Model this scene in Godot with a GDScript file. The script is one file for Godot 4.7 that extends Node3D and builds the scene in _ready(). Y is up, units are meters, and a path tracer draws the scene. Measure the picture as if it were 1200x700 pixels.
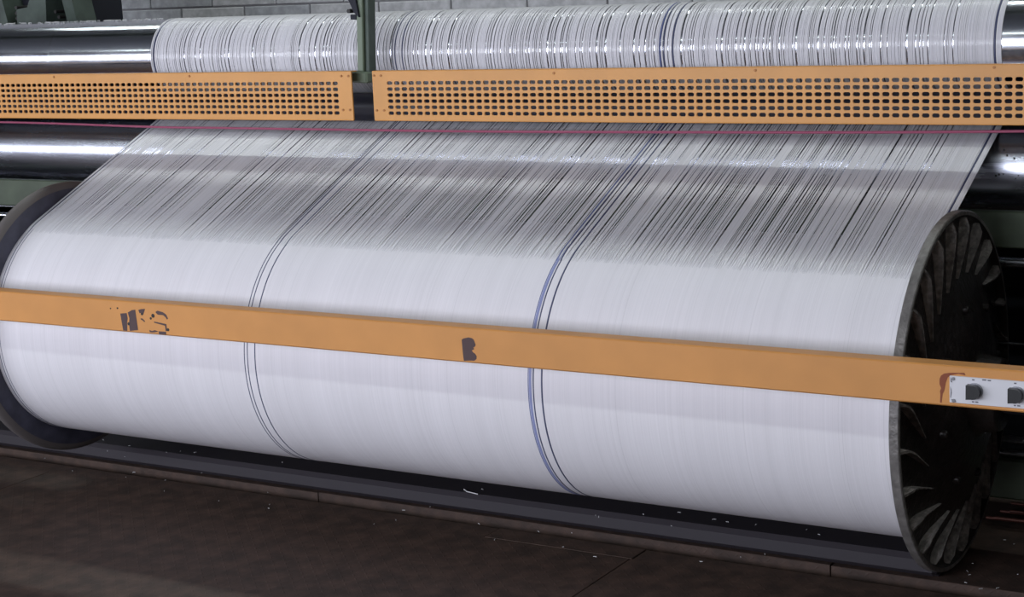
extends Node3D
# A warp beam on a textile machine. Drawn in units of the beam's flange radius (S metres), axis of the beam = x axis,
# floor at FLOOR below the axis.
const S := 0.45
const FLOOR := -1.25
const BEAM_LEFT := -6.654
const BEAM_RIGHT := -0.0534
const YARN_R := 0.835
var rng := RandomNumberGenerator.new()
var taken := {}
var mats := {}

# ------------------------------------------------------------------ mesh collector
class Shape:
	var v := PackedVector3Array()
	var n := PackedVector3Array()
	var c := PackedColorArray()
	var u := PackedVector2Array()
	var ix := PackedInt32Array()
	var tint := Color.WHITE
	func vert(p: Vector3, nn: Vector3, uv := Vector2.ZERO) -> int:
		v.append(p); n.append(nn); c.append(tint); u.append(uv)
		return v.size() - 1
	func tri(a: int, b: int, d: int) -> void:
		var g := (v[b] - v[a]).cross(v[d] - v[a])
		if g.dot(n[a] + n[b] + n[d]) > 0.0:
			ix.append(a); ix.append(d); ix.append(b)
		else:
			ix.append(a); ix.append(b); ix.append(d)
	func quad_i(a: int, b: int, d: int, e: int) -> void:
		tri(a, b, d); tri(a, d, e)
	func face(pts: Array, nn: Vector3) -> void:          # a flat convex polygon
		var first := v.size()
		for p in pts:
			vert(p, nn)
		for k in range(1, pts.size() - 1):
			tri(first, first + k, first + k + 1)
	func box(lo: Vector3, hi: Vector3, bev := 0.0) -> void:
		var ce := (lo + hi) * 0.5
		var h := (hi - lo) * 0.5
		var b: float = minf(bev, minf(h.x, minf(h.y, h.z)) * 0.9)
		var ax := [Vector3.RIGHT, Vector3.UP, Vector3.BACK]
		for i in 3:
			var j := (i + 1) % 3
			var k := (i + 2) % 3
			for s in [-1.0, 1.0]:
				var pts := []
				for q in [[-1, -1], [1, -1], [1, 1], [-1, 1]]:
					pts.append(ce + ax[i] * s * h[i] + ax[j] * q[0] * (h[j] - b) + ax[k] * q[1] * (h[k] - b))
				face(pts, ax[i] * s)
			if b > 0.0:
				for sj in [-1.0, 1.0]:
					for sk in [-1.0, 1.0]:
						var pts2 := []
						for q in [[-1, 0], [1, 0], [1, 1], [-1, 1]]:
							var along: Vector3 = ax[i] * q[0] * (h[i] - b)
							pts2.append(ce + along + (ax[j] * sj * h[j] + ax[k] * sk * (h[k] - b) if q[1] == 0 else ax[j] * sj * (h[j] - b) + ax[k] * sk * h[k]))
						face(pts2, (ax[j] * sj + ax[k] * sk).normalized())
		if b > 0.0:
			for sx in [-1.0, 1.0]:
				for sy in [-1.0, 1.0]:
					for sz in [-1.0, 1.0]:
						var sg := Vector3(sx, sy, sz)
						face([ce + sg * Vector3(h.x, h.y - b, h.z - b), ce + sg * Vector3(h.x - b, h.y, h.z - b), ce + sg * Vector3(h.x - b, h.y - b, h.z)], sg.normalized())
	# a solid turned about an axis parallel to x through (y0, z0); profile = [x, radius] pairs, each stretch flat unless smooth
	func turned(profile: Array, y0: float, z0: float, segs := 64, smooth := false) -> void:
		var total := profile.size()
		for k in total - 1:
			var p: Vector2 = profile[k]
			var q: Vector2 = profile[k + 1]
			if p.distance_to(q) < 1e-7:
				continue
			var np := Vector2(-(q.y - p.y), q.x - p.x).normalized()
			var n0 := np
			var n1 := np
			if smooth:
				if k > 0:
					var o: Vector2 = profile[k - 1]
					n0 = (np + Vector2(-(p.y - o.y), p.x - o.x).normalized()).normalized()
				if k < total - 2:
					var o2: Vector2 = profile[k + 2]
					n1 = (np + Vector2(-(o2.y - q.y), o2.x - q.x).normalized()).normalized()
			var first := v.size()
			for a in segs + 1:
				var t := TAU * a / segs
				var d := Vector3(0, cos(t), sin(t))
				vert(Vector3(p.x, y0 + p.y * d.y, z0 + p.y * d.z), Vector3(n0.x, 0, 0) + d * n0.y, Vector2(p.x, float(a) / segs))
				vert(Vector3(q.x, y0 + q.y * d.y, z0 + q.y * d.z), Vector3(n1.x, 0, 0) + d * n1.y, Vector2(q.x, float(a) / segs))
			for a in segs:
				var b := first + a * 2
				quad_i(b, b + 1, b + 3, b + 2)
	func rod(x0: float, x1: float, y: float, z: float, r: float, segs := 24, bev := 0.0) -> void:
		turned([Vector2(x0, 0), Vector2(x0, r - bev), Vector2(x0 + bev, r), Vector2(x1 - bev, r), Vector2(x1, r - bev), Vector2(x1, 0)], y, z, segs)
	# a round bar along a list of points
	func pipe(pts: Array, r: float, segs := 8) -> void:
		var first := v.size()
		for k in pts.size():
			var d: Vector3 = (pts[mini(k + 1, pts.size() - 1)] - pts[maxi(k - 1, 0)]).normalized()
			var side := d.cross(Vector3.UP if abs(d.y) < 0.9 else Vector3.RIGHT).normalized()
			var up := side.cross(d)
			for a in segs:
				var t := TAU * a / segs
				var nn := side * cos(t) + up * sin(t)
				vert(pts[k] + nn * r, nn)
		for k in pts.size() - 1:
			for a in segs:
				var b := first + k * segs
				var a1 := (a + 1) % segs
				quad_i(b + a, b + a1, b + segs + a1, b + segs + a)
		var ends := [[0, pts[0] - pts[1]], [pts.size() - 1, pts[pts.size() - 1] - pts[pts.size() - 2]]]
		for e in ends:
			var ring := []
			for a in segs:
				ring.append(v[first + e[0] * segs + a])
			face(ring, e[1].normalized())
	# an outline in the x-y plane pushed from z0 to z1
	func slab(outline: Array, z0: float, z1: float) -> void:
		var poly := PackedVector2Array()
		for p in outline:
			poly.append(p)
		if Geometry2D.is_polygon_clockwise(poly):
			poly.reverse()
		var tris := Geometry2D.triangulate_polygon(poly)
		for s in [[z0, Vector3.FORWARD], [z1, Vector3.BACK]]:
			var first := v.size()
			for p in poly:
				vert(Vector3(p.x, p.y, s[0]), s[1])
			for k in range(0, tris.size(), 3):
				tri(first + tris[k], first + tris[k + 1], first + tris[k + 2])
		for k in poly.size():
			var p := poly[k]
			var q := poly[(k + 1) % poly.size()]
			var nn := Vector3(q.y - p.y, p.x - q.x, 0).normalized()
			face([Vector3(p.x, p.y, z0), Vector3(q.x, q.y, z0), Vector3(q.x, q.y, z1), Vector3(p.x, p.y, z1)], nn)
	func mesh(org: Vector3, s: float) -> ArrayMesh:
		var w := PackedVector3Array()
		w.resize(v.size())
		for k in v.size():
			w[k] = (v[k] - org) * s
		var a := []
		a.resize(Mesh.ARRAY_MAX)
		a[Mesh.ARRAY_VERTEX] = w
		a[Mesh.ARRAY_NORMAL] = n
		a[Mesh.ARRAY_COLOR] = c
		a[Mesh.ARRAY_TEX_UV] = u
		a[Mesh.ARRAY_INDEX] = ix
		var m := ArrayMesh.new()
		m.add_surface_from_arrays(Mesh.PRIMITIVE_TRIANGLES, a)
		return m

# ------------------------------------------------------------------ scene helpers
func world(p: Vector3) -> Vector3:
	return (p - Vector3(0, FLOOR, 0)) * S

func numbered(called: String) -> String:
	var k: int = taken.get(called, 0)
	taken[called] = k + 1
	return called if k == 0 else "%s_%03d" % [called, k]

func tag(o: Node, label: String, category: String, group := "") -> Node:
	o.set_meta("label", label)
	o.set_meta("category", category)
	if group != "":
		o.set_meta("group", group)
	return o

func thing(called: String, label: String, category: String, org: Vector3, group := "") -> Node3D:
	var o := Node3D.new()
	o.name = numbered(called)
	add_child(o)
	o.position = world(org)
	o.set_meta("org", org)
	tag(o, label, category, group)
	return o

func base_of(o: Node) -> Vector3:
	return o.get_meta("org") if o.has_meta("org") else Vector3.ZERO

func part(called: String, st: Shape, m: Material, parent: Node) -> MeshInstance3D:   # st drawn at its place in the scene
	return piece(called, st.mesh(base_of(parent), S), m, parent, base_of(parent))

func piece(called: String, ms: Mesh, m: Material, parent: Node, org: Vector3) -> MeshInstance3D:
	var o := MeshInstance3D.new()
	o.name = called
	o.mesh = ms
	o.material_override = m
	o.set_meta("org", org)
	parent.add_child(o, true)
	return o

func single(called: String, st: Shape, m: Material, label: String, category: String, org: Vector3, group := "") -> MeshInstance3D:
	var o := MeshInstance3D.new()
	o.name = numbered(called)
	o.mesh = st.mesh(org, S)
	o.material_override = m
	add_child(o)
	o.position = world(org)
	o.set_meta("org", org)
	tag(o, label, category, group)
	return o

func structure(called: String, st: Shape, m: Material) -> MeshInstance3D:
	var o := MeshInstance3D.new()
	o.name = called
	o.mesh = st.mesh(Vector3.ZERO, S)
	o.material_override = m
	add_child(o)
	o.position = world(Vector3.ZERO)
	o.set_meta("org", Vector3.ZERO)
	o.set_meta("kind", "structure")
	return o

func rgb(r: float, g: float, b: float) -> Color:
	return Color(r / 255.0, g / 255.0, b / 255.0)

func noise_tex(seed_: int, freq: float, lo: Color, hi: Color, octaves := 4, size := 512, normal := false, bump := 4.0) -> NoiseTexture2D:
	var f := FastNoiseLite.new()
	f.seed = seed_
	f.frequency = freq
	f.fractal_octaves = octaves
	var t := NoiseTexture2D.new()
	t.width = size
	t.height = size
	t.seamless = true
	t.noise = f
	if normal:
		t.as_normal_map = true
		t.bump_strength = bump
	else:
		var g := Gradient.new()
		g.set_color(0, lo)
		g.set_color(1, hi)
		t.color_ramp = g
	return t

func mat(called: String, color: Color, rough: float, metal := 0.0) -> StandardMaterial3D:
	var m := StandardMaterial3D.new()
	m.albedo_color = color
	m.roughness = rough
	m.metallic = metal
	mats[called] = m
	return m

func mottled(m: StandardMaterial3D, seed_: int, freq: float, lo: float, hi: float, tile: float) -> void:
	m.albedo_texture = noise_tex(seed_, freq, Color(lo, lo, lo), Color(hi, hi, hi))
	m.uv1_triplanar = true
	m.uv1_world_triplanar = true
	m.uv1_scale = Vector3.ONE * tile

func rough_grain(m: StandardMaterial3D, seed_: int, freq: float, bump: float, scale_: float) -> void:
	m.normal_enabled = true
	m.normal_texture = noise_tex(seed_, freq, Color.BLACK, Color.WHITE, 4, 512, true, bump)
	m.normal_scale = scale_

func make_materials() -> void:
	var orange := mat("orange", rgb(200, 138, 74), 0.42)
	mottled(orange, 3, 0.006, 0.93, 1.0, 1.3)
	var orange2 := mat("guard_orange", rgb(205, 141, 62), 0.42)
	mottled(orange2, 5, 0.006, 0.94, 1.0, 1.3)
	var chrome := mat("chrome", rgb(200, 202, 212), 0.2, 1.0)
	chrome.uv1_triplanar = true
	chrome.uv1_world_triplanar = true
	chrome.uv1_scale = Vector3(0.4, 4, 4)
	chrome.roughness_texture = noise_tex(11, 0.02, Color(0.6, 0.6, 0.6), Color(1, 1, 1))
	var satin := mat("satin_chrome", rgb(186, 188, 200), 0.3, 1.0)
	satin.uv1_triplanar = true
	satin.uv1_world_triplanar = true
	satin.uv1_scale = Vector3(0.4, 4, 4)
	satin.roughness_texture = noise_tex(12, 0.02, Color(0.75, 0.75, 0.75), Color(1, 1, 1))
	mat("bright_rod", rgb(190, 192, 198), 0.22, 1.0)
	mat("rubber", rgb(34, 34, 48), 0.45)
	mat("dark_steel", rgb(46, 41, 47), 0.6, 0.1)
	var green := mat("green", rgb(72, 82, 64), 0.55)
	mottled(green, 8, 0.01, 0.75, 1.0, 1.5)
	mat("post_green", rgb(104, 116, 98), 0.55)
	var gd := mat("dark_green", rgb(80, 92, 84), 0.6)
	mottled(gd, 9, 0.012, 0.75, 1.0, 1.5)
	mat("void_paint", rgb(32, 33, 44), 0.8)
	var iron := mat("iron", rgb(50, 43, 42), 0.4, 0.1)
	mottled(iron, 21, 0.012, 0.6, 1.0, 3.0)
	rough_grain(iron, 22, 0.03, 6.0, 0.6)
	var rim := mat("flange_rim", rgb(128, 123, 121), 0.5, 0.2)
	mottled(rim, 23, 0.02, 0.65, 1.0, 3.0)
	rough_grain(rim, 24, 0.04, 5.0, 0.5)
	mat("flange_rim_dark", rgb(98, 92, 92), 0.55, 0.1)
	var vane := mat("worn_vane", rgb(178, 168, 164), 0.5, 0.1)
	mottled(vane, 25, 0.02, 0.3, 1.0, 4.0)
	rough_grain(vane, 26, 0.05, 6.0, 0.6)
	var inner := mat("flange_inner", rgb(84, 84, 102), 0.5, 0.1)
	mottled(inner, 27, 0.01, 0.7, 1.0, 2.0)
	var floor_ := mat("floor_plate", rgb(78, 58, 49), 0.7, 0.05)
	mottled(floor_, 31, 0.008, 0.65, 1.0, 2.6)
	floor_.normal_enabled = true
	floor_.normal_texture = tread_map()
	floor_.normal_scale = 0.35
	mat("floor_dark", rgb(40, 34, 34), 0.9)
	var blk := mat("block", rgb(196, 194, 198), 0.9)
	mottled(blk, 41, 0.03, 0.8, 1.0, 1.2)
	var blk2 := mat("block_dark", rgb(176, 176, 182), 0.9)
	mottled(blk2, 42, 0.03, 0.8, 1.0, 1.2)
	mat("mortar", rgb(140, 138, 140), 0.95)
	mat("wall_paint", rgb(150, 150, 154), 0.9)
	mat("ceiling_paint", rgb(82, 84, 86), 0.9)
	mat("red_cord", rgb(142, 64, 92), 0.6)
	mat("residue", rgb(74, 56, 58), 0.75)
	mat("rust", rgb(128, 68, 46), 0.8)
	mat("pin_dark", rgb(28, 24, 24), 0.6)
	mat("screw", rgb(150, 98, 50), 0.5, 0.4)
	mat("plate", rgb(206, 204, 210), 0.35, 0.15)
	mat("bezel", rgb(150, 150, 156), 0.3, 0.8)
	mat("knob", rgb(17, 17, 20), 0.45)
	mat("ink", rgb(92, 90, 98), 0.7)
	mat("lint", rgb(200, 198, 200), 0.9)
	mat("red_rust", rgb(92, 56, 48), 0.5, 0.5)
	mat("blue_yarn", rgb(92, 102, 150), 0.55)
	mat("navy_yarn", rgb(64, 68, 98), 0.55)
	mat("violet_yarn", rgb(132, 138, 180), 0.55)
	var y := mat("loose_yarn", rgb(216, 213, 219), 0.55)
	y.metallic_specular = 0.35
	y.backlight_enabled = true
	y.backlight = Color(0.3, 0.3, 0.31)
	y.clearcoat_enabled = true
	y.clearcoat = 0.45
	y.clearcoat_roughness = 0.14
	y.vertex_color_use_as_albedo = true
	wound_material()
	var glow := mat("window_glow", rgb(225, 232, 245), 0.5)
	glow.emission_enabled = true
	glow.emission = Color(0.92, 0.95, 1.0)
	glow.emission_energy_multiplier = 1.0
	var tube := mat("tube_glow", rgb(240, 245, 245), 0.5)
	tube.emission_enabled = true
	tube.emission = Color(0.95, 1.0, 0.97)
	tube.emission_energy_multiplier = 2.0

func tread_map() -> ImageTexture:                       # fine raised lozenges of tread plate
	var sz := 512
	var im := Image.create(sz, sz, false, Image.FORMAT_RGB8)
	im.fill(Color(0.3, 0.3, 0.3))
	var cells := 16
	var step := sz / cells
	for cy in cells:
		for cx in cells:
			var flip := (cx + cy) % 2 == 0
			for py in step:
				for px in step:
					var a := (px - step * 0.5) / step
					var b := (py - step * 0.5) / step
					var p: float = (a + b) * 0.7071 if flip else (a - b) * 0.7071
					var q: float = (a - b) * 0.7071 if flip else (a + b) * 0.7071
					var d := 1.0 - sqrt(pow(p / 0.42, 2) + pow(q / 0.13, 2))
					if d > 0.0:
						var h: float = 0.3 + 0.5 * minf(1.0, d * 2.5)
						im.set_pixel(cx * step + px, cy * step + py, Color(h, h, h))
	im.bump_map_to_normal_map(3.0)
	im.generate_mipmaps()
	return ImageTexture.create_from_image(im)

func wound_material() -> void:                          # threads laid side by side: tone and relief change along the beam only
	var w := 2048
	var im := Image.create(w, 4, false, Image.FORMAT_RGB8)
	var bm := Image.create(w, 4, false, Image.FORMAT_RGB8)
	var r := RandomNumberGenerator.new()
	r.seed = 77
	var slow := 0.0
	for x in w:
		slow = slow * 0.93 + r.randf_range(-1, 1) * 0.004
		var k := 0.965 + slow + r.randf_range(-0.012, 0.012)
		if r.randf() < 0.012:
			k -= r.randf_range(0.02, 0.06)
		var h := r.randf()
		for y in 4:
			im.set_pixel(x, y, Color(k, k, k))
			bm.set_pixel(x, y, Color(h, h, h))
	bm.bump_map_to_normal_map(1.0)
	var m := mat("wound", rgb(224, 220, 226), 0.45)
	m.albedo_texture = ImageTexture.create_from_image(im)
	m.normal_enabled = true
	m.normal_texture = ImageTexture.create_from_image(bm)
	m.normal_scale = 0.2
	m.uv1_scale = Vector3(0.16, 1, 1)

# ------------------------------------------------------------------ the yarn's way over the rollers, in the (z, y) plane
const UPPER := Vector3(-1.295, 1.837, 0.295)       # z, y, radius
const BACK := Vector3(-2.15, 1.30, 0.2)
const LOWER := Vector3(-1.147, 1.105, 0.29)
const NIP := Vector3(-1.01, 1.472, 0.1)

func yarn_way() -> Array:                               # list of [Vector2(z, y), outward normal, stage 0..3]
	var lift := 0.003
	var circles := [
		[Vector2(UPPER.x, UPPER.y), UPPER.z + lift, -1.0],
		[Vector2(BACK.x, BACK.y), BACK.z + lift, 1.0],
		[Vector2(LOWER.x, LOWER.y), LOWER.z + lift, -1.0],
		[Vector2(0, 0), YARN_R + 0.002, -1.0]]
	var ways := []
	for k in 3:
		var d: Vector2 = circles[k + 1][0] - circles[k][0]
		var g: float = circles[k][2] * circles[k][1] - circles[k + 1][2] * circles[k + 1][1]
		ways.append(d.angle() + asin(g / d.length()))
	var out := []
	var steps := [34, 10, 16, 10]
	for k in 4:
		var s: float = circles[k][2]
		var a0: float
		var a1: float
		if k == 0:
			a0 = deg_to_rad(205)
		else:
			a0 = ways[k - 1] - s * PI / 2
		if k == 3:
			a1 = a0 - deg_to_rad(9)
		else:
			a1 = ways[k] - s * PI / 2
		while s < 0 and a1 > a0: a1 -= TAU
		while s > 0 and a1 < a0: a1 += TAU
		if k == 0:
			a1 = a1 if a0 - a1 < TAU else a1 + TAU
		for i in steps[k] + 1:
			var f: float = float(i) / float(steps[k])
			var a := lerpf(a0, a1, f)
			var rad: float = circles[k][1]
			if k == 3:
				rad -= 0.006 * f * f
			var u := Vector2(cos(a), sin(a))
			out.append([circles[k][0] + u * rad, u * (1.0 if k != 1 else -1.0), float(k) + f * 0.5])
		if k < 3:                                        # a few points on the free span
			var s2: float = circles[k + 1][2]
			var q0: Vector2 = circles[k][0] + Vector2.from_angle(ways[k] - s * PI / 2) * circles[k][1]
			var q1: Vector2 = circles[k + 1][0] + Vector2.from_angle(ways[k] - s2 * PI / 2) * circles[k + 1][1]
			var nn := Vector2.from_angle(ways[k] + PI / 2)
			if k != 1 and nn.y < 0: nn = -nn
			for i in range(1, 8):
				out.append([q0.lerp(q1, i / 8.0), nn, k + 0.5 + i / 16.0])
	return out

func strand(st: Shape, way: Array, xs: Array, w: float, h: float, lift := 0.0, spread := 0.0) -> void:
	var first := st.v.size()
	var off := [[-0.5, 0.0, -0.7], [-0.25, 1.0, -0.2], [0.25, 1.0, 0.2], [0.5, 0.0, 0.7]]
	for p in way:
		var stage: float = p[2]
		var i := int(minf(stage, 2.999))
		var x: float = lerpf(xs[i], xs[i + 1], clampf((stage - i - 0.5) * 2.0, 0.0, 1.0)) if stage < 3.0 else xs[3]
		var o: Vector2 = p[0]
		var nn: Vector2 = p[1]
		var wide := w                        # drawn flat and wide on a roller, narrow on the free span, spread out again on the beam
		if stage < 2.5:
			wide += spread * 0.5
		elif stage < 3.0:
			wide += spread * (0.5 - 0.5 * sin((stage - 2.5) * PI) + 0.45 * pow((stage - 2.5) * 2.0, 6.0))
		else:
			wide += spread
		for q in off:
			var y2: Vector2 = o + nn * (q[1] * h + lift)
			var t: float = sqrt(1.0 - q[2] * q[2])
			st.vert(Vector3(x + q[0] * wide, y2.y, y2.x), Vector3(q[2], nn.y * t, nn.x * t))
	for k in way.size() - 1:
		var b := first + k * 4
		for j in 3:
			st.quad_i(b + j, b + j + 1, b + j + 5, b + j + 4)
		st.ix.append_array([b + 3, b, b + 4, b + 3, b + 4, b + 7])

func make_yarn_sheet() -> void:
	var t := thing("yarn_sheet", "sheet of white warp yarns stretched from the chrome rollers down onto the beam", "yarn", Vector3(-3.35, 0.85, 0.3))
	var way := yarn_way()
	var st := Shape.new()
	rng.seed = 4242
	# coloured yarns keep their own lanes
	var lanes := [
		[BEAM_LEFT + 0.035, 0.009, "navy_yarn"], [-4.378, 0.008, "navy_yarn"], [-4.353, 0.008, "navy_yarn"], [-4.292, 0.009, "navy_yarn"],
		[-2.268, 0.008, "blue_yarn"], [-2.242, 0.008, "navy_yarn"], [-2.179, 0.010, "navy_yarn"], [BEAM_RIGHT - 0.045, 0.011, "navy_yarn"]]
	for l in lanes:
		var one := Shape.new()
		var j := rng.randf_range(-0.004, 0.004)
		strand(one, way, [l[0] + j, l[0] + j, l[0] + j * 0.5, l[0]], l[1], 0.003, 0.001)
		part("coloured_yarn", one, mats[l[2]], t).set_meta("label", "dark blue yarn in the white sheet")
	var stops := [BEAM_LEFT + 0.002]
	for l in lanes:
		stops.append(l[0] - l[1] * 0.5 - 0.0015)
		stops.append(l[0] + l[1] * 0.5 + 0.0015)
	stops.append(BEAM_RIGHT - 0.004)
	var mood := 0.5
	for z in range(0, stops.size(), 2):
		var x: float = stops[z]
		while stops[z + 1] - x > 0.004:
			var w: float = minf(rng.randf_range(0.0045, 0.011), stops[z + 1] - x)
			mood = clampf(mood + rng.randf_range(-0.16, 0.16), 0.2, 1.0)
			var pick := rng.randf()
			var gap := rng.randf_range(-0.0012, 0.0)
			if pick < mood * 0.62:
				gap = rng.randf_range(0.0035, 0.008)
			if pick < mood * 0.14:
				gap = rng.randf_range(0.008, 0.015)
			var c := x + w * 0.5
			var d := 0.0016
			var k := rng.randf_range(0.88, 1.0)
			st.tint = Color(k, k, k * rng.randf_range(0.99, 1.01))
			strand(st, way, [c + rng.randf_range(-d, d), c, c + rng.randf_range(-d, d), c + rng.randf_range(-d, d)], w, rng.randf_range(0.002, 0.0038), rng.randf_range(0.0, 0.0012), maxf(gap, 0.0))
			x += w + gap
	part("white_yarns", st, mats["loose_yarn"], t).set_meta("kind", "stuff")

# ------------------------------------------------------------------ the beam
func make_beam() -> void:
	var t := thing("warp_beam", "large horizontal warp beam wound with white yarn between two dark metal flanges", "beam", Vector3.ZERO)
	var st := Shape.new()
	var prof := []
	var r := RandomNumberGenerator.new()
	r.seed = 9
	var x := BEAM_LEFT
	prof.append(Vector2(x, 0.2))
	while x < BEAM_RIGHT - 0.02:
		prof.append(Vector2(x, YARN_R + r.randf_range(-0.0004, 0.0004)))
		x += 0.05
	prof.append(Vector2(BEAM_RIGHT, YARN_R))
	prof.append(Vector2(BEAM_RIGHT, 0.2))
	st.turned(prof, 0, 0, 160, true)
	var yarn := part("wound_yarn", st, mats["wound"], t)
	yarn.set_meta("label", "white yarn wound on the beam")
	var bands := [[BEAM_LEFT + 0.035, 0.007, "navy_yarn"], [BEAM_LEFT + 0.06, 0.004, "navy_yarn"], [-4.378, 0.009, "navy_yarn"], [-4.353, 0.010, "navy_yarn"], [-4.292, 0.011, "navy_yarn"],
		[-2.257, 0.022, "violet_yarn"], [-2.270, 0.006, "blue_yarn"], [-2.236, 0.011, "navy_yarn"], [-2.179, 0.014, "navy_yarn"]]
	for b in bands:
		var s := Shape.new()
		var h: float = 0.0015
		s.turned([Vector2(b[0] - b[1] * 0.5, YARN_R - 0.002), Vector2(b[0] - b[1] * 0.3, YARN_R + h), Vector2(b[0] + b[1] * 0.3, YARN_R + h), Vector2(b[0] + b[1] * 0.5, YARN_R - 0.002)], 0, 0, 160, true)
		part("blue_stripe", s, mats[b[2]], yarn).set_meta("label", "thin blue stripe of yarn round the beam")
	# right flange: a rim, then a dished face with curved vanes and a hub
	var f := Shape.new()
	f.turned([Vector2(BEAM_RIGHT, 0.3), Vector2(BEAM_RIGHT, 0.995), Vector2(BEAM_RIGHT + 0.005, 1.0), Vector2(-0.005, 1.0), Vector2(0.0, 0.995), Vector2(0.0, 0.975)], 0, 0, 144)
	var rim := part("flange", f, mats["flange_rim"], t)
	rim.set_meta("label", "dark cast flange with curved vanes")
	var d := Shape.new()
	d.turned([Vector2(0.0, 0.975), Vector2(-0.034, 0.955), Vector2(-0.036, 0.9), Vector2(-0.02, 0.8), Vector2(0.01, 0.68), Vector2(0.04, 0.56), Vector2(0.09, 0.44), Vector2(0.12, 0.36), Vector2(0.125, 0.26), Vector2(0.13, 0.22), Vector2(0.24, 0.2), Vector2(0.25, 0.19), Vector2(0.25, 0.1)], 0, 0, 96, true)
	part("dished_face", d, mats["iron"], rim)
	var count := 24
	var blade := Shape.new()
	var rows := 12
	var line := []
	for k in rows + 1:
		var q := float(k) / rows
		var rho := lerpf(0.962, 0.66, q)
		var phi := 0.02 + 0.3 * q * q
		var bx := -0.05 + 0.05 * q * q + 0.01 * q
		var hgt: float = 0.05 * (1.0 - q * q) * (0.55 + 0.45 * minf(1.0, q * 6.0))
		var th := lerpf(0.024, 0.011, q)
		line.append([rho, phi, bx, bx + hgt + 0.02, th])
	for k in rows:
		var ring := []
		for e in [line[k], line[k + 1]]:
			var dir := Vector3(0, cos(e[1]), sin(e[1]))
			var side := Vector3(0, -sin(e[1]), cos(e[1]))
			var o: Vector3 = dir * e[0]
			ring.append([o - side * e[4] * 0.7 + Vector3.RIGHT * e[2], o - side * e[4] * 0.3 + Vector3.RIGHT * e[3], o + side * e[4] * 0.3 + Vector3.RIGHT * e[3], o + side * e[4] * 0.7 + Vector3.RIGHT * e[2], side])
		var sd: Vector3 = ring[0][4]
		blade.face([ring[0][0], ring[0][1], ring[1][1], ring[1][0]], (-sd + Vector3.RIGHT * 0.25).normalized())
		blade.face([ring[0][1], ring[0][2], ring[1][2], ring[1][1]], Vector3.RIGHT)
		blade.face([ring[0][2], ring[0][3], ring[1][3], ring[1][2]], (sd + Vector3.RIGHT * 0.25).normalized())
		if k == 0:
			blade.face([ring[0][0], ring[0][1], ring[0][2], ring[0][3]], Vector3(0, 1, 0))
	var bm := blade.mesh(Vector3.ZERO, S)
	for k in count:
		var v := piece("vane", bm, mats["worn_vane"], rim, Vector3.ZERO)
		v.rotation.x = TAU * (k + 0.35) / count
	for k in 8:
		var bo := Shape.new()
		bo.turned([Vector2(0.02, 0.024), Vector2(0.085, 0.024), Vector2(0.092, 0.018), Vector2(0.092, 0.0)], 0, 0, 6)
		var b := piece("bolt", bo.mesh(Vector3.ZERO, S), mats["iron"], rim, Vector3.ZERO)
		var a := TAU * (k + 0.3) / 8
		b.position = Vector3(0, cos(a), sin(a)) * 0.5 * S
	# left flange: its inner face flares to a rounded rim
	var g := Shape.new()
	g.turned([Vector2(BEAM_LEFT, 0.3), Vector2(BEAM_LEFT, 0.9), Vector2(BEAM_LEFT - 0.006, 0.95), Vector2(BEAM_LEFT - 0.02, 0.985), Vector2(BEAM_LEFT - 0.04, 1.0), Vector2(BEAM_LEFT - 0.07, 0.995), Vector2(BEAM_LEFT - 0.075, 0.9), Vector2(BEAM_LEFT - 0.06, 0.3)], 0, 0, 144, true)
	var far := part("flange", g, mats["flange_inner"], t)
	far.set_meta("label", "dark smooth flange with a rounded rim")
	var gr := Shape.new()
	gr.turned([Vector2(BEAM_LEFT - 0.005, 0.955), Vector2(BEAM_LEFT - 0.012, 0.975), Vector2(BEAM_LEFT - 0.022, 0.992), Vector2(BEAM_LEFT - 0.04, 1.004), Vector2(BEAM_LEFT - 0.072, 0.999)], 0, 0, 144, true)
	part("rim", gr, mats["flange_rim_dark"], far)
	var sh := Shape.new()
	sh.rod(0.2, 1.02, 0, 0, 0.1, 32, 0.01)
	sh.rod(-7.6, BEAM_LEFT - 0.05, 0, 0, 0.1, 32, 0.01)
	part("shaft", sh, mats["dark_steel"], t)

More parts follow.
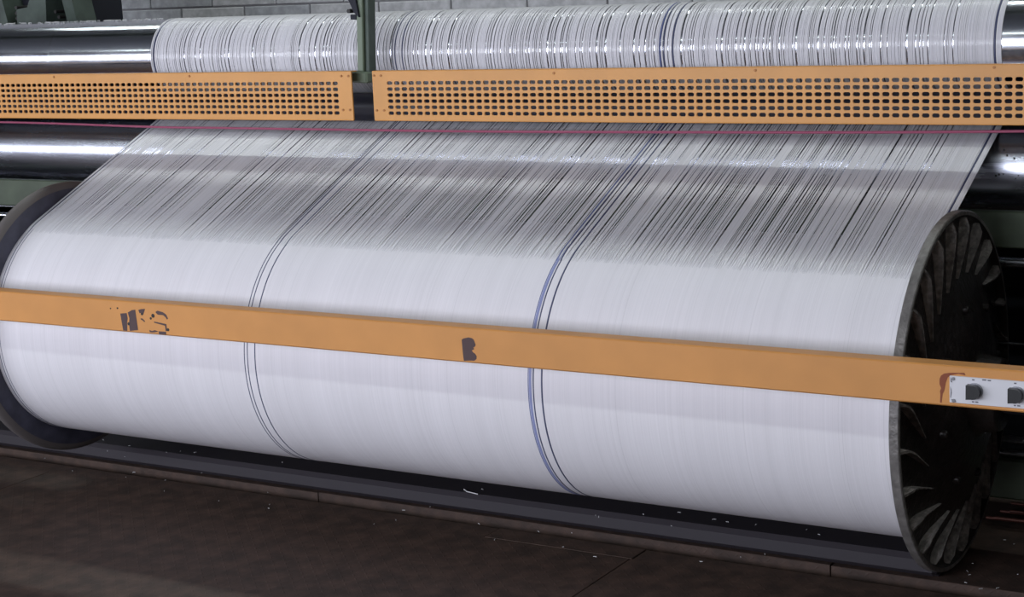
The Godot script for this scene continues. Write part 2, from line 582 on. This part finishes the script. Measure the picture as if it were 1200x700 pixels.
# ------------------------------------------------------------------ rollers, frame
func make_rollers() -> void:
	var ends := [-9.4, 0.98]
	var st := Shape.new()
	st.rod(ends[0], ends[1], UPPER.y, UPPER.x, UPPER.z, 128, 0.01)
	st.rod(ends[0] - 0.1, ends[1] + 0.1, UPPER.y, UPPER.x, 0.09, 32)
	var up := thing("roller", "upper polished chrome roller above the perforated guards, wrapped by white yarn", "roller", Vector3(-4, UPPER.y - UPPER.z, UPPER.x))
	part("drum", st, mats["chrome"], up)
	var ring := Shape.new()
	ring.rod(-7.76, -7.745, UPPER.y, UPPER.x, UPPER.z + 0.0008, 128)
	part("scuff_ring", ring, mats["bright_rod"], up)
	var s2 := Shape.new()
	s2.rod(ends[0], ends[1], LOWER.y, LOWER.x, LOWER.z, 128, 0.01)
	s2.rod(ends[0] - 0.1, ends[1] + 0.1, LOWER.y, LOWER.x, 0.09, 32)
	var lo := thing("roller", "lower polished chrome roller behind the red cord, below the perforated guards", "roller", Vector3(-4, LOWER.y - LOWER.z, LOWER.x))
	part("drum", s2, mats["satin_chrome"], lo)
	var spots := Shape.new()
	rng.seed = 17
	for k in 26:
		var a := deg_to_rad(rng.randf_range(-12, 38))
		var x := rng.randf_range(-0.06, 0.25)
		if k > 9:
			x = rng.randf_range(-5.0, -0.1)
		var u := Vector3(0, sin(a), cos(a))
		var c := Vector3(x, LOWER.y, LOWER.x) + u * (LOWER.z + (0.0095 if k > 9 else 0.0))
		var r := rng.randf_range(0.004, 0.0075)
		var v := Vector3(0, cos(a), -sin(a))
		var ring2 := []
		for j in 8:
			var b := TAU * j / 8
			ring2.append(c + (Vector3.RIGHT * cos(b) + v * sin(b)) * r + u * 0.001)
		for j in 8:
			spots.face([c + u * 0.003, ring2[j], ring2[(j + 1) % 8]], u)
			spots.face([ring2[j], ring2[(j + 1) % 8], ring2[(j + 1) % 8] - u * 0.003, ring2[j] - u * 0.003], (ring2[j] - c).normalized())
	var sp := part("dirt_specks", spots, mats["pin_dark"], lo)
	sp.set_meta("kind", "stuff")
	var s3 := Shape.new()
	s3.rod(ends[0], ends[1], NIP.y, NIP.x, NIP.z, 64, 0.006)
	s3.rod(ends[0] - 0.1, ends[1] + 0.1, NIP.y, NIP.x, 0.04, 24)
	single("nip_roller", s3, mats["rubber"], "thin dark rubber roller seen in the gap between the two perforated guards", "roller", Vector3(-4, NIP.y - NIP.z, NIP.x))
	var s4 := Shape.new()
	s4.rod(ends[0], ends[1], BACK.y, BACK.x, BACK.z, 64, 0.006)
	s4.rod(ends[0] - 0.1, ends[1] + 0.1, BACK.y, BACK.x, 0.06, 24)
	single("guide_roller", s4, mats["chrome"], "guide roller hidden behind the two chrome rollers", "roller", Vector3(-4, BACK.y - BACK.z, BACK.x))

func make_frame() -> void:
	var t := thing("textile_machine", "dark green steel machine frame carrying the rollers behind the warp beam", "machine", Vector3(-4, FLOOR, -1.2))
	for x in [-9.75, 1.0]:
		var side := Shape.new()
		side.slab([Vector2(-2.6, FLOOR), Vector2(0.45, FLOOR), Vector2(0.45, 0.35), Vector2(-0.45, 0.75), Vector2(-0.45, 2.3), Vector2(-1.75, 2.3), Vector2(-1.75, 1.5), Vector2(-2.6, 1.5)], 0, 0.3)
		# the outline lies across x: turn it
		for k in side.v.size():
			var p := side.v[k]
			side.v[k] = Vector3(x + p.z, p.y, p.x)
			var q := side.n[k]
			side.n[k] = Vector3(q.z, q.y, q.x)
		part("side_plate", side, mats["dark_green"], t)
	var x0 := -9.5
	var x1 := 1.05
	var rail := Shape.new()
	rail.box(Vector3(x0, 0.685, -0.82), Vector3(x1, 0.9, -0.75), 0.008)
	part("cross_rail", rail, mats["green"], t).set_meta("label", "olive green cross rail under the lower roller")
	var seam := Shape.new()
	seam.box(Vector3(-7.36, 0.72, -0.752), Vector3(-7.345, 0.895, -0.747))
	part("rail_joint", seam, mats["void_paint"], t)
	var lip := Shape.new()
	lip.box(Vector3(x0, 0.655, -0.9), Vector3(-6.9, 0.668, -0.86), 0.003)
	part("thin_strip", lip, mats["bright_rod"], t)
	for q in [[0.578, 0.030], [0.089, 0.009], [-0.497, 0.026], [-0.578, 0.022]]:
		var rod := Shape.new()
		rod.rod(x0, x1, q[0], -0.9, q[1], 24)
		part("tie_rod", rod, mats["bright_rod"], t)
	var low := Shape.new()
	low.box(Vector3(x0, -0.885, -1.1), Vector3(x1, -0.63, -0.92), 0.015)
	part("lower_rail", low, mats["green"], t).set_meta("label", "green lower rail")
	var back := Shape.new()
	back.box(Vector3(x0, FLOOR, -2.6), Vector3(x1, 1.7, -2.5), 0.01)
	part("back_panel", back, mats["void_paint"], t)
	var top := Shape.new()
	top.box(Vector3(x0, 2.9, -1.0), Vector3(x1, 3.15, -0.75), 0.02)
	for x in [-9.7, 1.05]:
		top.box(Vector3(x, 2.3, -1.0), Vector3(x + 0.2, 2.92, -0.75), 0.02)
	part("overhead_rail", top, mats["dark_green"], t)
	# dark sill under the beam
	var sill := Shape.new()
	sill.box(Vector3(-9.2, FLOOR, -0.85), Vector3(-0.24, -1.2, -0.42), 0.01)
	sill.box(Vector3(-9.2, -1.218, -0.85), Vector3(-0.22, -1.088, -0.30), 0.03)
	single("sill", sill, mats["dark_steel"], "long dark steel sill lying on the floor under the warp beam", "sill", Vector3(-4.4, FLOOR, -0.55))

func make_casting() -> void:
	var t := thing("machine_casting", "dark green machine casting with slanted ribs behind the upper roller's left end", "machine", Vector3(-9.6, FLOOR, -2.9))
	var body := Shape.new()
	body.box(Vector3(-11.4, FLOOR, -3.3), Vector3(-9.05, 2.7, -2.75), 0.03)
	part("body", body, mats["void_paint"], t)
	for o in [[[-10.4, 2.5], [-9.86, 2.5], [-9.74, 2.0], [-10.4, 2.0]], [[-9.64, 2.235], [-9.5, 2.25], [-9.36, 2.5], [-9.24, 2.5], [-9.28, 2.0], [-9.65, 2.0]], [[-9.12, 2.6], [-9.0, 2.6], [-8.86, 2.0], [-8.98, 2.0]]]:
		var s := Shape.new()
		var poly := []
		for p in o:
			poly.append(Vector2(p[0], p[1]))
		s.slab(poly, -2.75, -2.5)
		part("rib", s, mats["dark_green"], t)
	for p in [[-9.70, 2.25], [-9.70, 2.2], [-9.70, 2.15], [-9.2, 2.2], [-9.16, 2.15]]:
		var b := Shape.new()
		b.pipe([Vector3(p[0], p[1], -2.76), Vector3(p[0], p[1], -2.55)], 0.018, 6)
		part("bolt", b, mats["pin_dark"], t)

func make_post() -> void:
	var t := thing("bracket_post", "grey green bracket post hanging between the two perforated guards", "bracket", Vector3(-4.45, 1.62, -0.75))
	var st := Shape.new()
	st.box(Vector3(-4.495, 1.74, -0.80), Vector3(-4.443, 2.89, -0.72), 0.006)
	part("post", st, mats["post_green"], t)
	var w := Shape.new()
	w.box(Vector3(-4.443, 1.70, -0.83), Vector3(-4.408, 2.89, -0.745), 0.006)
	part("web", w, mats["dark_green"], t)
	var f := Shape.new()
	f.box(Vector3(-4.54, 1.665, -0.82), Vector3(-4.40, 1.745, -0.70), 0.012)
	part("foot", f, mats["post_green"], t)
	var n := Shape.new()
	n.box(Vector3(-4.55, 2.1, -0.80), Vector3(-4.495, 2.135, -0.72), 0.006)
	n.slab([Vector2(-4.56, 2.26), Vector2(-4.49, 2.26), Vector2(-4.46, 2.12), Vector2(-4.50, 2.15)], -0.73, -0.70)
	part("gusset", n, mats["void_paint"], t)
	t.rotation.z = -0.05
	var b := Shape.new()
	b.pipe([Vector3(-4.54, 2.16, -0.74), Vector3(-4.54, 2.16, -0.69)], 0.016, 6)
	part("bolt", b, mats["pin_dark"], t)

# ------------------------------------------------------------------ perforated guards
func make_guard(label: String, x0: float, x1: float, first: float, step: float, count: int, way: float, screws: Array) -> void:
	var z := -0.6
	var y0 := 1.4165
	var y1 := 1.7515
	var t := thing("perforated_guard", label, "guard", Vector3((x0 + x1) * 0.5, y0, z), "perforated orange guards")
	var th := 0.012
	var st := Shape.new()
	var rp := 0.0411
	var ytop := 1.6715
	var hw := step * 0.5
	var hh := rp * 0.5
	var a := 0.0225
	var b := 0.0125
	var r := 0.0105
	var bk := Shape.new()
	var pairs := []
	for q in [[1, 1], [-1, 1], [-1, -1], [1, -1]]:
		var c := [
			[Vector2(q[0] * a, q[1] * (b - r)), Vector2(q[0] * hw, q[1] * (b - r))],
			[Vector2(q[0] * (a - r + r * 0.7071), q[1] * (b - r + r * 0.7071)), Vector2(q[0] * hw, q[1] * hh)],
			[Vector2(q[0] * (a - r), q[1] * b), Vector2(q[0] * (a - r), q[1] * hh)]]
		if q[0] * q[1] < 0:
			c.reverse()
		pairs.append_array(c)
	for row in 6:
		for k in count:
			var o := Vector3(first + way * step * k, ytop - rp * row, z)
			for e in pairs.size():
				var p: Array = pairs[e]
				var q: Array = pairs[(e + 1) % pairs.size()]
				var i0 := o + Vector3(p[0].x, p[0].y, 0)
				var i1 := o + Vector3(q[0].x, q[0].y, 0)
				var e0 := o + Vector3(p[1].x, p[1].y, 0)
				var e1 := o + Vector3(q[1].x, q[1].y, 0)
				var dz := Vector3(0, 0, -th)
				st.face([i0, i1, e1, e0], Vector3.BACK)
				bk.face([i0 + dz, i1 + dz, e1 + dz, e0 + dz], Vector3.FORWARD)
				var mid: Vector2 = -(p[0] + q[0])
				st.face([i0, i1, i1 + dz, i0 + dz], Vector3(mid.x, mid.y, 0).normalized())
	var last := first + way * step * (count - 1)
	var hx0: float = minf(first, last) - hw
	var hx1: float = maxf(first, last) + hw
	var hy1 := ytop + hh
	var hy0 := ytop - rp * 5 - hh
	st.box(Vector3(x0, hy1, z - th), Vector3(x1, y1, z))
	st.box(Vector3(x0, y0, z - th), Vector3(x1, hy0, z))
	if hx0 > x0:
		st.box(Vector3(x0, hy0, z - th), Vector3(hx0, hy1, z))
	if x1 > hx1:
		st.box(Vector3(hx1, hy0, z - th), Vector3(x1, hy1, z))
	part("panel", st, mats["guard_orange"], t)
	bk.box(Vector3(x0, hy1, z - th - 0.002), Vector3(x1, y1 - 0.006, z - th))
	bk.box(Vector3(x0, y0 + 0.006, z - th - 0.002), Vector3(x1, hy0, z - th))
	part("backing", bk, mats["void_paint"], t)
	var lip := Shape.new()
	lip.box(Vector3(x0, y1 - 0.004, z - 0.07), Vector3(x1, y1 + 0.004, z + 0.001), 0.003)
	lip.box(Vector3(x0, y0 - 0.004, z - 0.014), Vector3(x1, y0 + 0.004, z + 0.001), 0.003)
	part("folded_edge", lip, mats["guard_orange"], t)
	var ms := Shape.new()
	ms.pipe([Vector3(0, 0, -0.004), Vector3(0, 0, 0.005)], 0.0085, 8)
	var sm := ms.mesh(Vector3.ZERO, S)
	for s in screws:
		var o := piece("screw", sm, mats["screw"], t, Vector3.ZERO)
		o.position = (Vector3(s[0], s[1], z) - base_of(t)) * S

# ------------------------------------------------------------------ the bar in front
func make_bar() -> void:
	var z := 1.3
	var y0 := 0.255
	var y1 := 0.455
	var t := thing("guard_bar", "long orange safety bar with chipped patches crossing in front of the warp beam", "safety bar", Vector3(-3, y0, z))
	var st := Shape.new()
	st.box(Vector3(-8.6, y0, z - 0.112), Vector3(1.6, y1, z), 0.007)
	part("bar", st, mats["orange"], t)
	for x in [-8.4, 1.3]:
		var p := Shape.new()
		p.box(Vector3(x, FLOOR, z - 0.1), Vector3(x + 0.12, y0 + 0.005, z - 0.012), 0.01)
		p.box(Vector3(x - 0.06, FLOOR, z - 0.16), Vector3(x + 0.18, FLOOR + 0.03, z + 0.05), 0.006)
		part("stand", p, mats["orange"], t)
	# what is left of old stickers, bare of paint
	var patches := [
		[[-4.97, 0.372], [-4.93, 0.377], [-4.915, 0.378], [-4.91, 0.345], [-4.918, 0.318], [-4.922, 0.263], [-4.957, 0.263]],
		[[-4.905, 0.383], [-4.87, 0.4], [-4.84, 0.405], [-4.83, 0.275], [-4.875, 0.268], [-4.9, 0.264], [-4.903, 0.31], [-4.895, 0.345]],
		[[-4.814, 0.405], [-4.79, 0.412], [-4.757, 0.415], [-4.768, 0.392], [-4.778, 0.375], [-4.79, 0.388], [-4.806, 0.384]],
		[[-4.80, 0.352], [-4.785, 0.352], [-4.765, 0.336], [-4.77, 0.33], [-4.79, 0.342], [-4.80, 0.345]],
		[[-4.673, 0.400], [-4.655, 0.41], [-4.61, 0.403], [-4.585, 0.389], [-4.572, 0.365], [-4.58, 0.358], [-4.592, 0.372], [-4.61, 0.384], [-4.655, 0.385]],
		[[-4.69, 0.339], [-4.59, 0.329], [-4.588, 0.285], [-4.6, 0.284], [-4.602, 0.318], [-4.69, 0.331]],
		[[-4.658, 0.279], [-4.598, 0.280], [-4.597, 0.261], [-4.657, 0.259]],
		[[-4.735, 0.282], [-4.715, 0.276], [-4.69, 0.284], [-4.66, 0.277], [-4.69, 0.270], [-4.715, 0.267], [-4.733, 0.268]]]
	for p in patches:
		bar_patch(t, p, "residue", z, "worn_patch", "dark worn patch in the orange paint")
	bar_patch(t, [[-2.408, 0.385], [-2.395, 0.393], [-2.362, 0.401], [-2.34, 0.398], [-2.329, 0.391], [-2.317, 0.363], [-2.322, 0.352], [-2.334, 0.345], [-2.328, 0.336], [-2.345, 0.328], [-2.337, 0.318], [-2.323, 0.31], [-2.314, 0.296], [-2.316, 0.282], [-2.331, 0.270], [-2.37, 0.268], [-2.40, 0.264], [-2.404, 0.30]], "residue", z, "worn_patch", "dark rounded mark left by an old sticker")
	bar_patch(t, [[0.307, 0.385], [0.314, 0.402], [0.328, 0.413], [0.353, 0.419], [0.427, 0.425], [0.433, 0.413], [0.40, 0.418], [0.361, 0.408], [0.347, 0.395], [0.338, 0.370], [0.33, 0.33], [0.322, 0.312], [0.317, 0.269], [0.309, 0.269], [0.311, 0.31], [0.309, 0.325], [0.315, 0.341], [0.307, 0.36]], "rust", z, "rust_patch", "brown rust showing beside the switch plate")
	for p in [[-4.579, 0.294, 0.010], [-4.695, 0.375, 0.013], [-4.715, 0.357, 0.008], [-4.786, 0.381, 0.009], [-4.905, 0.31, 0.010], [-4.99, 0.405, 0.006], [-5.05, 0.4, 0.005]]:
		var h := Shape.new()
		h.pipe([Vector3(p[0], p[1], z - 0.003), Vector3(p[0], p[1], z + 0.0022)], p[2], 10)
		part("hole_plug", h, mats["pin_dark"], t)
	# switch plate
	var pl := Shape.new()
	pl.box(Vector3(0.357, 0.275, z - 0.002), Vector3(1.05, 0.407, z + 0.006), 0.002)
	var plate := part("switch_plate", pl, mats["plate"], t)
	plate.set_meta("label", "white switch plate with black rotary knobs")
	for x in [0.478, 0.676, 0.874]:
		var y := 0.342
		var bz := Shape.new()
		bz.pipe([Vector3(x, y, z + 0.004), Vector3(x, y, z + 0.016)], 0.04, 28)
		part("bezel", bz, mats["bezel"], plate)
		var kn := Shape.new()
		var o := []
		for k in 19:
			var a := deg_to_rad(-100 + 200.0 * k / 18.0)
			o.append(Vector2(x + cos(a) * 0.034, y + sin(a) * 0.034))
		o.append(Vector2(x - 0.03, y + 0.034))
		o.append(Vector2(x - 0.03, y - 0.036))
		kn.slab(o, z + 0.015, z + 0.05)
		part("knob", kn, mats["knob"], plate)
		# small print too fine to read
		for m in [[-0.012, 0.054, 0.012], [0.036, 0.058, 0.02], [0.062, 0.057, 0.016], [-0.012, -0.053, 0.010], [0.004, -0.053, 0.014]]:
			var ink := Shape.new()
			ink.box(Vector3(x + m[0], y + m[1] - 0.0035, z + 0.0055), Vector3(x + m[0] + m[2], y + m[1] + 0.0025, z + 0.0068))
			part("print", ink, mats["ink"], plate)
	for p in [[0.375, 0.393], [0.378, 0.286]]:
		var s := Shape.new()
		s.pipe([Vector3(p[0], p[1], z + 0.004), Vector3(p[0], p[1], z + 0.011)], 0.009, 10)
		part("screw", s, mats["bezel"], plate)
	bar_patch(plate, [[0.360, 0.40], [0.366, 0.385], [0.372, 0.375], [0.364, 0.376]], "ink", z + 0.006, "scratch", "")
	bar_patch(plate, [[0.361, 0.355], [0.366, 0.34], [0.368, 0.325], [0.364, 0.30], [0.361, 0.30], [0.364, 0.33]], "ink", z + 0.006, "scratch", "")
	bar_patch(plate, [[0.366, 0.292], [0.376, 0.279], [0.39, 0.281], [0.382, 0.292]], "ink", z + 0.006, "scratch", "")

func bar_patch(t: Node, pts: Array, m: String, z: float, called: String, label: String) -> void:
	var poly := []
	for p in pts:
		poly.append(Vector2(p[0], p[1]))
	var s := Shape.new()
	s.slab(poly, z - 0.002, z + 0.0012)
	var o := part(called, s, mats[m], t)
	if label != "":
		o.set_meta("label", label)

# ------------------------------------------------------------------ cord, lint, scrap
func make_small_things() -> void:
	var st := Shape.new()
	var pts := []
	for k in 41:
		var f := k / 40.0
		var x := lerpf(-9.44, 0.998, f)
		var sag := 1.0 - pow(2.0 * clampf((x + 8.2) / 8.6, 0, 1) - 1.0, 2)
		pts.append(Vector3(x, 1.383 - 0.036 * sag + 0.004 * sin(x * 2.3) * (1.0 if x < -6 else 0.2), -0.6))
	st.pipe(pts, 0.0085, 8)
	single("trip_cord", st, mats["red_cord"], "thin pinkish red safety cord stretched just below the perforated guards", "cord", Vector3(-4, 1.35, -0.6))
	rng.seed = 303
	for k in 9:
		var b := Shape.new()
		var x := -0.3 + rng.randf_range(0.0, 0.3)
		var y: float = FLOOR + 0.012 + 0.024 * (k % 3)
		var z := -1.95 + 0.06 * k
		var l := rng.randf_range(0.3, 0.6)
		b.pipe([Vector3(x, y, z), Vector3(x + l, y + rng.randf_range(-0.004, 0.012), z + rng.randf_range(-0.03, 0.03))], 0.011, 6)
		var o := single("rusty_rod", b, mats["red_rust"], "rusty rod in the pile on the floor behind the vaned flange", "rod", Vector3(x, y, z), "rusty rods behind the flange")
		o.set_meta("label", "rusty rod in the pile on the floor behind the vaned flange")
	var lint := Shape.new()
	for k in 70:
		var x := rng.randf_range(-7.5, 0.6)
		var z := rng.randf_range(-0.28, 0.1)
		var y := FLOOR + 0.003
		if k % 3 == 0:
			y = -1.086
			z = rng.randf_range(-0.5, -0.31)
		if k % 6 == 1:
			z = -0.299
			y = rng.randf_range(-1.22, -1.1)
		if k > 50:
			x = rng.randf_range(-0.2, 0.6); z = rng.randf_range(-1.8, -0.3); y = FLOOR + 0.004
		var l := rng.randf_range(0.003, 0.013)
		var a := rng.randf_range(0, TAU)
		var d := Vector3(cos(a), 0, sin(a)) * l
		if z == -0.299: d = Vector3(cos(a), sin(a), 0) * l * 0.6
		lint.pipe([Vector3(x, y, z) - d, Vector3(x, y + 0.001, z) + d * 0.1, Vector3(x, y, z) + d], 0.0022, 4)
	lint.pipe([Vector3(-3.55, -1.0855, -0.38), Vector3(-3.5, -1.085, -0.34), Vector3(-3.4, -1.0855, -0.32)], 0.004, 5)
	var lo := single("lint", lint, mats["lint"], "white lint scraps scattered on the dark floor and sill under the beam", "lint", Vector3(-3.5, FLOOR, 0))
	lo.set_meta("kind", "stuff")
	var fuzz := Shape.new()
	for k in 160:
		var x := rng.randf_range(-8.7, -6.75)
		var a := deg_to_rad(rng.randf_range(78, 98))
		var c := Vector3(x, UPPER.y + sin(a) * (UPPER.z + 0.003), UPPER.x + cos(a) * UPPER.z)
		var d := Vector3(rng.randf_range(-1, 1), rng.randf_range(0, 0.5), rng.randf_range(-1, 1)) * 0.016
		fuzz.pipe([c - d * 0.5, c + Vector3(0, 0.004, 0), c + d], 0.0022, 4)
	var fo := single("lint_fluff", fuzz, mats["lint"], "pale fluff lying on top of the upper chrome roller's bare left end", "lint", Vector3(-7.7, UPPER.y + UPPER.z, UPPER.x))
	fo.set_meta("kind", "stuff")

# ------------------------------------------------------------------ the hall
const ROOM_LO := Vector3(-30, FLOOR, -7.0)
const ROOM_HI := Vector3(12, 9.0, 16.0)

func make_floor() -> void:
	var st := Shape.new()
	st.box(Vector3(ROOM_LO.x - 0.5, FLOOR - 0.5, ROOM_LO.z - 0.5), Vector3(ROOM_HI.x + 0.5, FLOOR - 0.2, ROOM_HI.z + 0.5))
	var fl := structure("floor", st, mats["floor_dark"])
	var g := 0.006
	var rows := [[-7.0, -3.0, [-30, -20, -12, -4, 4, 12]], [-3.0, -0.36, [-30, -20, -9.0, -4.8, -0.9, 2.5, 12]], [-0.18, 0.02, [-30, -20, -9.0, -3.15, -2.06, 0.9, 12]], [0.02, 3.0, [-30, -20, -12, -7.1, -2.07, 1.9, 6.9, 12]], [3.0, 6.0, [-30, -20, -12, -5, 0, 5, 12]], [6.0, 16.0, [-30, -20, -12, -4, 4, 12]]]
	for r in rows:
		var xs: Array = r[2]
		for k in xs.size() - 1:
			var b := Shape.new()
			b.box(Vector3(xs[k] + g * 0.5, FLOOR - 0.2, r[0] + g * 0.5), Vector3(xs[k + 1] - g * 0.5, FLOOR - (0.004 if (k % 2 == 0 and r[0] < 0.0) else 0.0), r[1] - g * 0.5), 0.003)
			part("floor_plate", b, mats["floor_plate"], fl)

func make_wall_back() -> void:
	var zw := -5.5
	var st := Shape.new()
	st.box(Vector3(ROOM_LO.x - 0.5, FLOOR - 0.5, zw - 0.9), Vector3(ROOM_HI.x + 0.5, ROOM_HI.y + 0.5, zw - 0.02))
	var w := structure("wall_back", st, mats["mortar"])
	rng.seed = 8
	var bw := 0.875
	var bh := 0.44
	var meshes := []
	for k in 3:
		var b := Shape.new()
		b.box(Vector3(-bw * 0.5 + 0.008, -bh * 0.5 + 0.008, -0.03), Vector3(bw * 0.5 - 0.008, bh * 0.5 - 0.008, 0.004 * k), 0.008)
		meshes.append(b.mesh(Vector3.ZERO, S))
	for row in 3:
		for k in 15:
			var x := -11.9 + bw * (k + (0.5 if row % 2 == 0 else 0.0)) + 0.3
			var y := 2.14 + bh * (row - 1.5)
			if row == 2:
				y = 2.14 + bh * 0.5
			elif row == 1:
				y = 2.14 - bh * 0.5
			else:
				y = 2.14 - bh * 1.5
			var o := piece("block", meshes[rng.randi() % 3], mats["block"] if rng.randf() < 0.6 else mats["block_dark"], w, Vector3.ZERO)
			o.position = Vector3(x, y, zw) * S

func make_room() -> void:
	var h := 0.5
	var l := Shape.new()
	l.box(Vector3(ROOM_LO.x - h, FLOOR - h, ROOM_LO.z), Vector3(ROOM_LO.x, ROOM_HI.y + h, ROOM_HI.z + h))
	structure("wall_left", l, mats["wall_paint"])
	var r := Shape.new()
	r.box(Vector3(ROOM_HI.x, FLOOR - h, ROOM_LO.z), Vector3(ROOM_HI.x + h, ROOM_HI.y + h, ROOM_HI.z + h))
	structure("wall_right", r, mats["wall_paint"])
	var c := Shape.new()
	c.box(Vector3(ROOM_LO.x - h, ROOM_HI.y, ROOM_LO.z), Vector3(ROOM_HI.x + h, ROOM_HI.y + h, ROOM_HI.z + h))
	structure("ceiling", c, mats["ceiling_paint"])
	var f := Shape.new()
	f.box(Vector3(ROOM_LO.x - h, FLOOR - h, ROOM_HI.z), Vector3(ROOM_HI.x + h, ROOM_HI.y + h, ROOM_HI.z + h))
	structure("wall_front", f, mats["wall_paint"])

# the lights: a band of frosted windows high on the wall behind the camera and two rows of fluorescent lamps
func make_lights() -> void:
	var n := 0
	for k in WINDOWS:
		var x := -28.0 + k * 3.6
		var w := 3.3
		var z := ROOM_HI.z
		n += 1
		var st := Shape.new()
		st.box(Vector3(x, WIN_Y0, z - 0.03), Vector3(x + w, WIN_Y1, z + 0.02), 0.01)
		var o := structure("window_%d" % n, st, mats["window_glow"])
		var fr := Shape.new()
		for e in [[x - 0.06, x + 0.02, WIN_Y0 - 0.06, WIN_Y1 + 0.06], [x + w - 0.02, x + w + 0.06, WIN_Y0 - 0.06, WIN_Y1 + 0.06], [x, x + w, WIN_Y0 - 0.06, WIN_Y0 + 0.02], [x, x + w, WIN_Y1 - 0.02, WIN_Y1 + 0.06]]:
			fr.box(Vector3(e[0], e[2], z - 0.06), Vector3(e[1], e[3], z + 0.02))
		part("window_frame", fr, mats["wall_paint"], o)
		var a := AreaLight3D.new()
		a.area_size = Vector2(w, WIN_Y1 - WIN_Y0) * S
		a.area_normalize_energy = false
		a.light_energy = WIN_ENERGY
		a.light_color = Color(0.93, 0.95, 1.0)
		a.shadow_enabled = true
		add_child(a)
		a.area_range = 60.0
		a.position = world(Vector3(x + w * 0.5, (WIN_Y0 + WIN_Y1) * 0.5, z - 0.08))
		a.name = "daylight_%d" % n
	for row in [[12.6, 9, -21.0, 1.5], [-3.1, 7, -14.0, 1.3]]:
		for k in row[1]:
			var x: float = row[2] + k * 3.4
			var st := Shape.new()
			st.box(Vector3(x, 8.25, row[0] - 0.3), Vector3(x + 3.1, 8.4, row[0] + 0.3), 0.02)
			var t := thing("ceiling_lamp", "fluorescent ceiling lamp in a long row under the hall ceiling", "lamp", Vector3(x + 1.5, 8.25, row[0]), "fluorescent ceiling lamps")
			part("housing", st, mats["wall_paint"], t)
			var tb := Shape.new()
			tb.box(Vector3(x + 0.05, 8.2, row[0] - 0.24), Vector3(x + 3.05, 8.26, row[0] + 0.24), 0.02)
			part("tube_cover", tb, mats["tube_glow"], t)
			for hx in [x + 0.4, x + 2.7]:
				var hk := Shape.new()
				hk.pipe([Vector3(hx, 8.38, row[0]), Vector3(hx, 9.02, row[0])], 0.02, 6)
				part("hanger", hk, mats["wall_paint"], t)
			var a := AreaLight3D.new()
			a.area_size = Vector2(3.0, 0.48) * S
			a.area_normalize_energy = false
			a.light_energy = LAMP_ENERGY * row[3]
			a.light_color = Color(0.96, 1.0, 0.98)
			a.shadow_enabled = true
			add_child(a)
			a.area_range = 60.0
			a.position = world(Vector3(x + 1.55, 8.15, row[0]))
			a.rotation.x = -PI / 2

const WINDOWS := 8
const WIN_Y0 := 1.7
const WIN_Y1 := 4.8
const WIN_ENERGY := 3.6
const LAMP_ENERGY := 3.0

func _ready() -> void:
	# camera
	var cam := Camera3D.new()
	cam.name = "camera"
	add_child(cam)
	cam.fov = rad_to_deg(2.0 * atan(350.0 / 2074.0))
	cam.near = 0.05
	cam.far = 200.0
	var b := Basis(Vector3(0.85621, -0.04379, -0.51478), Vector3(-0.05741, 0.98217, -0.17903), Vector3(0.51344, 0.18284, 0.83842)).orthonormalized()
	cam.transform = Transform3D(b, world(Vector3(2.87964, 2.4, 9.37927)))
	cam.current = true
	# surroundings and exposure: a closed hall, no sky in view
	var we := WorldEnvironment.new()
	we.name = "surroundings"
	var e := Environment.new()
	e.background_mode = Environment.BG_COLOR
	e.background_color = Color(0.0, 0.0, 0.0)
	e.tonemap_mode = Environment.TONE_MAPPER_LINEAR
	e.tonemap_exposure = 1.2
	e.sdfgi_enabled = true
	e.ssao_enabled = true
	e.ssil_enabled = true
	we.environment = e
	add_child(we)
	make_materials()
	make_lights()
	make_room()
	make_floor()
	make_wall_back()
	make_frame()
	make_beam()
	make_rollers()
	make_yarn_sheet()
	make_guard("left orange perforated guard panel in front of the upper chrome roller", -9.4, -4.457, -4.598, 0.0585, 76, -1.0,
		[[-7.30, 1.735], [-5.924, 1.731], [-4.540, 1.722], [-4.480, 1.722], [-4.542, 1.487], [-4.482, 1.487]])
	make_guard("right orange perforated guard panel, longer one, in front of the upper chrome roller", -4.278, 0.998, -4.135, 0.0596, 85, 1.0,
		[[-4.262, 1.723], [-4.205, 1.723], [-4.254, 1.485], [-4.193, 1.485], [-2.839, 1.729], [-1.436, 1.735], [0.015, 1.738]])
	make_bar()
	make_post()
	make_casting()
	make_small_things()
